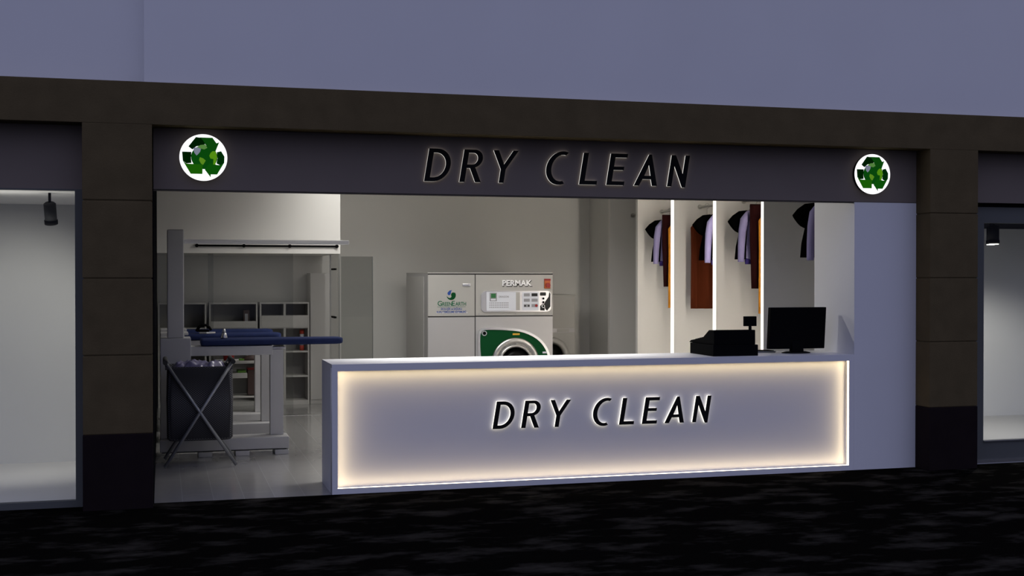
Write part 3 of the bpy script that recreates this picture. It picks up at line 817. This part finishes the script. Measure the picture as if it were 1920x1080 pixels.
# ------------------------------------------------------------------ ironing stations
def station(y, label, bx0, bx1, arm, column, bw=.20):
    t = thing('ironing_station', (.6, y+.3, G), label, 'ironing table', 'steam ironing stations along the left wall')
    obj('base_beam', B(-.02, 1.225, y, y+.30, .048, .166, .008), M['grey_enamel'], t)
    for x in (.342, .70, 1.085):
        obj('foot', B(x, x+.135, y-.005, y+.29, G, .038, .004), M['grey_enamel'], t)
    obj('spacer', B(.0, 1.20, y+.03, y+.27, .036, .05), M['seam'], t)
    obj('leg', B(1.053, 1.185, y+.17, y+.29, .166, 1.03, .006), M['grey_enamel'], t)
    obj('table_beam', B(.20, 1.075, y+.15, y+.42, .975, 1.068, .005), M['grey_enamel'], t)
    obj('side_bracket', B(1.075, 1.21, y+.20, y+.34, 1.03, 1.05, .003), M['steel'], t)
    obj('control_cabinet', B(-.015, .278, y+.13, y+.50, .166, 1.155, .008), M['grey_enamel'], t)
    # padded board with a rounded nose
    zc, hd = 1.106, .036
    n = 10; L = bx1-bx0
    bm = bmesh.new(); t2 = bmesh.new(); rr = []
    xs = [bx0, bx0+.004, bx0+.03]+[bx0+.03+(L-.10)*k/n for k in range(1, n+1)]+[bx1-.035, bx1-.012, bx1]
    for x in xs:
        u = (x-bx0)/L
        hw = bw*(1-.45*max(0, u-.3)/.7)
        e = min(1.0, math.sqrt(max(0.0, 1-((x-(bx1-.07))/.07)**2)) if x > bx1-.07 else 1.0)
        e = max(e, .05); ez = min(1, .45+.55*e)
        if x <= bx0: hw *= .93; ez = .6
        ring = []
        for k in range(20):
            a = 2*PI*k/20; ca, sa = math.cos(a), math.sin(a)
            ring.append(t2.verts.new((x, y+.32+hw*e*math.copysign(abs(ca)**.35, ca), zc+hd*ez*math.copysign(abs(sa)**.6, sa))))
        rr.append(ring)
    for p, q in zip(rr, rr[1:]):
        for k in range(20): t2.faces.new((p[k], p[(k+1) % 20], q[(k+1) % 20], q[k])).smooth = True
    t2.faces.new(rr[0]); t2.faces.new(rr[-1]); bmesh.ops.recalc_face_normals(t2, faces=t2.faces); add(bm, t2)
    obj('board', bm, M['navy'], t)
    if column:
        obj('column', B(.052, .212, y+.15, y+.31, 1.155, 2.23, .012), M['grey_enamel'], t)
    if arm:
        bm = bmesh.new(); box(bm, .21, 1.86, y+.195, y+.245, 2.092, 2.134, .012)
        obj('light_arm', bm, M['panel_white'], t)
    return t
station(2.45, 'grey ironing station with long navy board behind the laundry hamper', .375, 1.806, True, True)
station(3.65, 'grey ironing station second from the front with the iron on it', .235, 1.285, False, False)
station(4.62, 'grey ironing station farthest back of the three', .24, 1.275, False, False)

t = thing('steam_iron', (.45, 3.9, 1.143), 'black steam iron with a silver soleplate on the second board', 'iron')
M['silver'] = mat('silver', (.6, .6, .6), .3, metal=.8)
bm = bmesh.new()
cu = [(.395, -.05), (.395, .05), (.47, .055), (.53, .03), (.565, 0), (.53, -.03), (.47, -.055)]
t3 = bmesh.new(); lo = [t3.verts.new((x, 3.86+y, 1.1435)) for x, y in cu]; hi = [t3.verts.new((x, 3.86+y*.9, 1.160)) for x, y in cu]
t3.faces.new(lo); t3.faces.new(hi)
for k in range(len(cu)): t3.faces.new((lo[k], lo[(k+1) % 7], hi[(k+1) % 7], hi[k]))
bmesh.ops.recalc_face_normals(t3, faces=t3.faces); add(bm, t3)
obj('soleplate', bm, M['silver'], t)
bm = bmesh.new()
sleeve(bm, [(0, 0, .018, .03), (.025, .045, .017, .028), (.055, .068, .015, .024), (.10, .068, .015, .022), (.135, .045, .014, .022), (.155, .01, .014, .022)])
bmesh.ops.translate(bm, verts=bm.verts, vec=(.365, 3.86, 1.165))
obj('handle', bm, M['black'], t)
bm = bmesh.new(); box(bm, .385, .50, 3.825, 3.895, 1.158, 1.185, .008); obj('body', bm, M['black'], t)
t = thing('spray_bottle', (.602, 2.70, 1.142), 'small silver conical spray bottle on the nearest navy board', 'spray bottle')
bm = bmesh.new(); lathe(bm, [(0, 0), (.031, 0), (.033, .01), (.028, .03), (.024, .05), (.017, .058)], (.602, 2.68, 1.1422), seg=24)
obj('body', bm, M['silver'], t)
bm = bmesh.new(); lathe(bm, [(.014, .058), (.020, .065), (.014, .085), (.007, .098), (0, .10)], (.602, 2.68, 1.1422), seg=24)
obj('nozzle', bm, M['silver'], t)

# ------------------------------------------------------------------ laundry hamper
t = thing('laundry_hamper', (.34, 2.05, G), 'dark perforated fabric laundry hamper on crossed grey legs', 'laundry hamper')
YF, YB = 1.77, 2.30
bm = bmesh.new()
def rr_ring(z, ins, n=6, r=.05):
    x0, x1, y0, y1 = .045+ins, .64-ins, YF+.02+ins, YB-.02-ins
    o = []
    for (cx, cy, a0) in ((x1-r, y0+r, -90), (x1-r, y1-r, 0), (x0+r, y1-r, 90), (x0+r, y0+r, 180)):
        for i in range(n+1):
            a = math.radians(a0+90*i/n); o.append((cx+r*math.cos(a), cy+r*math.sin(a), z))
    return o
t2 = bmesh.new(); rings = []
for z, ins in ((.232, .05), (.238, .02), (.262, .0), (.60, -.004), (.90, .002), (.926, .004), (.926, .012), (.60, .010), (.30, .015)):
    rings.append([t2.verts.new(p) for p in rr_ring(z, ins)])
for p, q in zip(rings, rings[1:]):
    m_ = len(p)
    for k in range(m_): t2.faces.new((p[k], p[(k+1) % m_], q[(k+1) % m_], q[k])).smooth = True
t2.faces.new(rings[0]); t2.faces.new(rings[-1]); bmesh.ops.recalc_face_normals(t2, faces=t2.faces); add(bm, t2)
obj('bag', bm, M['weave'], t)
for y in (YF-.012, YB+.012):
    s = -1 if y < 2 else 1
    bm = bmesh.new(); tube(bm, (.035, y, .965), (.668, y, G+.016), .0155)
    obj('leg', bm, M['grey_tube'], t)
    bm = bmesh.new(); tube(bm, (.632, y-s*.001, .965), (.024, y+s*.0, G+.016), .0155)
    obj('leg', bm, M['grey_tube'], t)
for x in (.030, .640):
    bm = bmesh.new(); tube(bm, (x, YF-.035, .972), (x, YB+.035, .972), .022, seg=18)
    obj('top_rail', bm, M['foam'], t)
    bm = bmesh.new()
    box(bm, min(x, x+(.02 if x < .3 else -.02)), max(x, x+(.02 if x < .3 else -.02)), YF+.03, YB-.03, .90, .965, .003)
    obj('hanging_strap', bm, M['weave'], t)
# crumpled clothes in it
bm = bmesh.new(); t2 = bmesh.new()
nx, ny = 40, 30
import mathutils.noise as mn
vs = [[None]*(ny+1) for _ in range(nx+1)]
for i in range(nx+1):
    for j in range(ny+1):
        x = .075+.54*i/nx; y = YF+.05+.42*j/ny
        e = min(i, nx-i)/nx*2*min(j, ny-j)/ny*2
        r = 1-abs(mn.noise(Vector((x*9, y*7, 2.2))))*2.0
        r2 = 1-abs(mn.noise(Vector((x*22, y*16, 7.7))))*2
        z = .845 + .062*min(1, e*5) + .052*r*min(1, e*4) + .02*r2
        vs[i][j] = t2.verts.new((x, y, z))
for i in range(nx):
    for j in range(ny): t2.faces.new((vs[i][j], vs[i+1][j], vs[i+1][j+1], vs[i][j+1])).smooth = True
ex = bmesh.ops.extrude_face_region(t2, geom=t2.faces[:])
for v in [g_ for g_ in ex['geom'] if isinstance(g_, bmesh.types.BMVert)]: v.co.z = .76
bmesh.ops.recalc_face_normals(t2, faces=t2.faces); add(bm, t2)
l = obj('crumpled_laundry', bm, M['laundry'], loc=(.34, 2.05, .76)); tag(l, 'crumpled shiny lilac laundry heaped in the dark hamper', 'laundry')

# ------------------------------------------------------------------ camera
cam = bpy.data.cameras.new('camera'); co = bpy.data.objects.new('camera', cam); COL.objects.link(co)
cam.sensor_width = 36; cam.lens = 2339/1920*36
th = math.radians(15.6895); ph = math.radians(.56339)
co.location = (0, -10.15, 1.772)
co.rotation_euler = (PI/2-ph, 0, -th)
cam.clip_end = 200
S.camera = co

# ------------------------------------------------------------------ light
SKY_Z, SKY_Y, SKY_0 = .62, .19, .10
w = bpy.data.worlds.new('dusk'); S.world = w; w.use_nodes = True
nt = w.node_tree; bg = nt.nodes['Background']; bg.inputs['Color'].default_value = (.60, .64, 1.0, 1)
# overcast dusk sky: brighter overhead and towards the open street than along the row of shops
tc = nt.nodes.new('ShaderNodeTexCoord'); sp = nt.nodes.new('ShaderNodeSeparateXYZ')
nt.links.new(tc.outputs['Generated'], sp.inputs[0])
def mth(op, a, b):
    n = nt.nodes.new('ShaderNodeMath'); n.operation = op
    for k, v in enumerate((a, b)):
        if isinstance(v, (int, float)): n.inputs[k].default_value = v
        else: nt.links.new(v, n.inputs[k])
    return n.outputs[0]
zz = mth('MAXIMUM', sp.outputs['Z'], 0.0); yy = mth('MAXIMUM', mth('MULTIPLY', sp.outputs['Y'], -1.0), 0.0)
nt.links.new(mth('ADD', mth('ADD', mth('MULTIPLY', zz, SKY_Z), mth('MULTIPLY', yy, SKY_Y)), SKY_0), bg.inputs['Strength'])

def area(x, y, z, sx, sy, power, col=(1, .975, .93), rot=(0, 0, 0), spread=180):
    l = bpy.data.lights.new('area', 'AREA'); l.shape = 'RECTANGLE'; l.size = sx; l.size_y = sy
    l.energy = power; l.color = col; l.spread = math.radians(spread)
    o = bpy.data.objects.new('ceiling_or_fill_light', l); COL.objects.link(o); o.location = (x, y, z); o.rotation_euler = rot
    return o
def spot(x, y, z, tgt, power, size, blend=.6, col=(1, .975, .93), r=.05):
    l = bpy.data.lights.new('spot', 'SPOT'); l.energy = power; l.spot_size = math.radians(size); l.spot_blend = blend
    l.color = col; l.shadow_soft_size = r
    o = bpy.data.objects.new('spot_or_fill_light', l); COL.objects.link(o); o.location = (x, y, z)
    d = Vector(tgt)-Vector((x, y, z)); o.rotation_euler = d.to_track_quat('-Z', 'Y').to_euler()
    return o
area(3.2, 3.8, 3.0, 2.4, 1.6, 74, spread=160)
area(3.0, .95, 3.0, 2.4, .3, 32, spread=60)
spot(2.3, 5.0, 2.98, (2.1, 5.94, 2.35), 30, 125, 1.0)
spot(3.6, 1.6, 2.95, (6.1, .6, 2.0), 55, 52, .9)  # added fill that brightens the pier's inner return and the nearest partition
spot(2.45, 5.5, 2.98, (3.34, 6.5, 1.1), 24, 60, .9)  # extra lamp put in to lift the dry cleaning machine's left side
spot(1.9, 1.3, 2.98, (.9, 2.7, .5), 16, 80, .9)  # fill added for the legs and fronts of the ironing stations
area(1.2, 6.9, 2.03, 1.4, .5, 1.5)
area(-2.2, .35, 2.0, 3.0, .2, 5, rot=(PI, 0, 0), spread=150)  # unseen uplight added below the left shop's ceiling to brighten it
spot(LS.x, LS.y, LS.z, (-1.35, 2.1, .8), 60, 96, .8, r=.04)
spot(RS.x, RS.y, RS.z-.02, (8.1, .7, .6), 82, 136, .45, r=.02)

S.view_settings.view_transform = 'Standard'; S.view_settings.look = 'None'
S.view_settings.exposure = 0; S.view_settings.gamma = 1; S.view_settings.use_curve_mapping = False
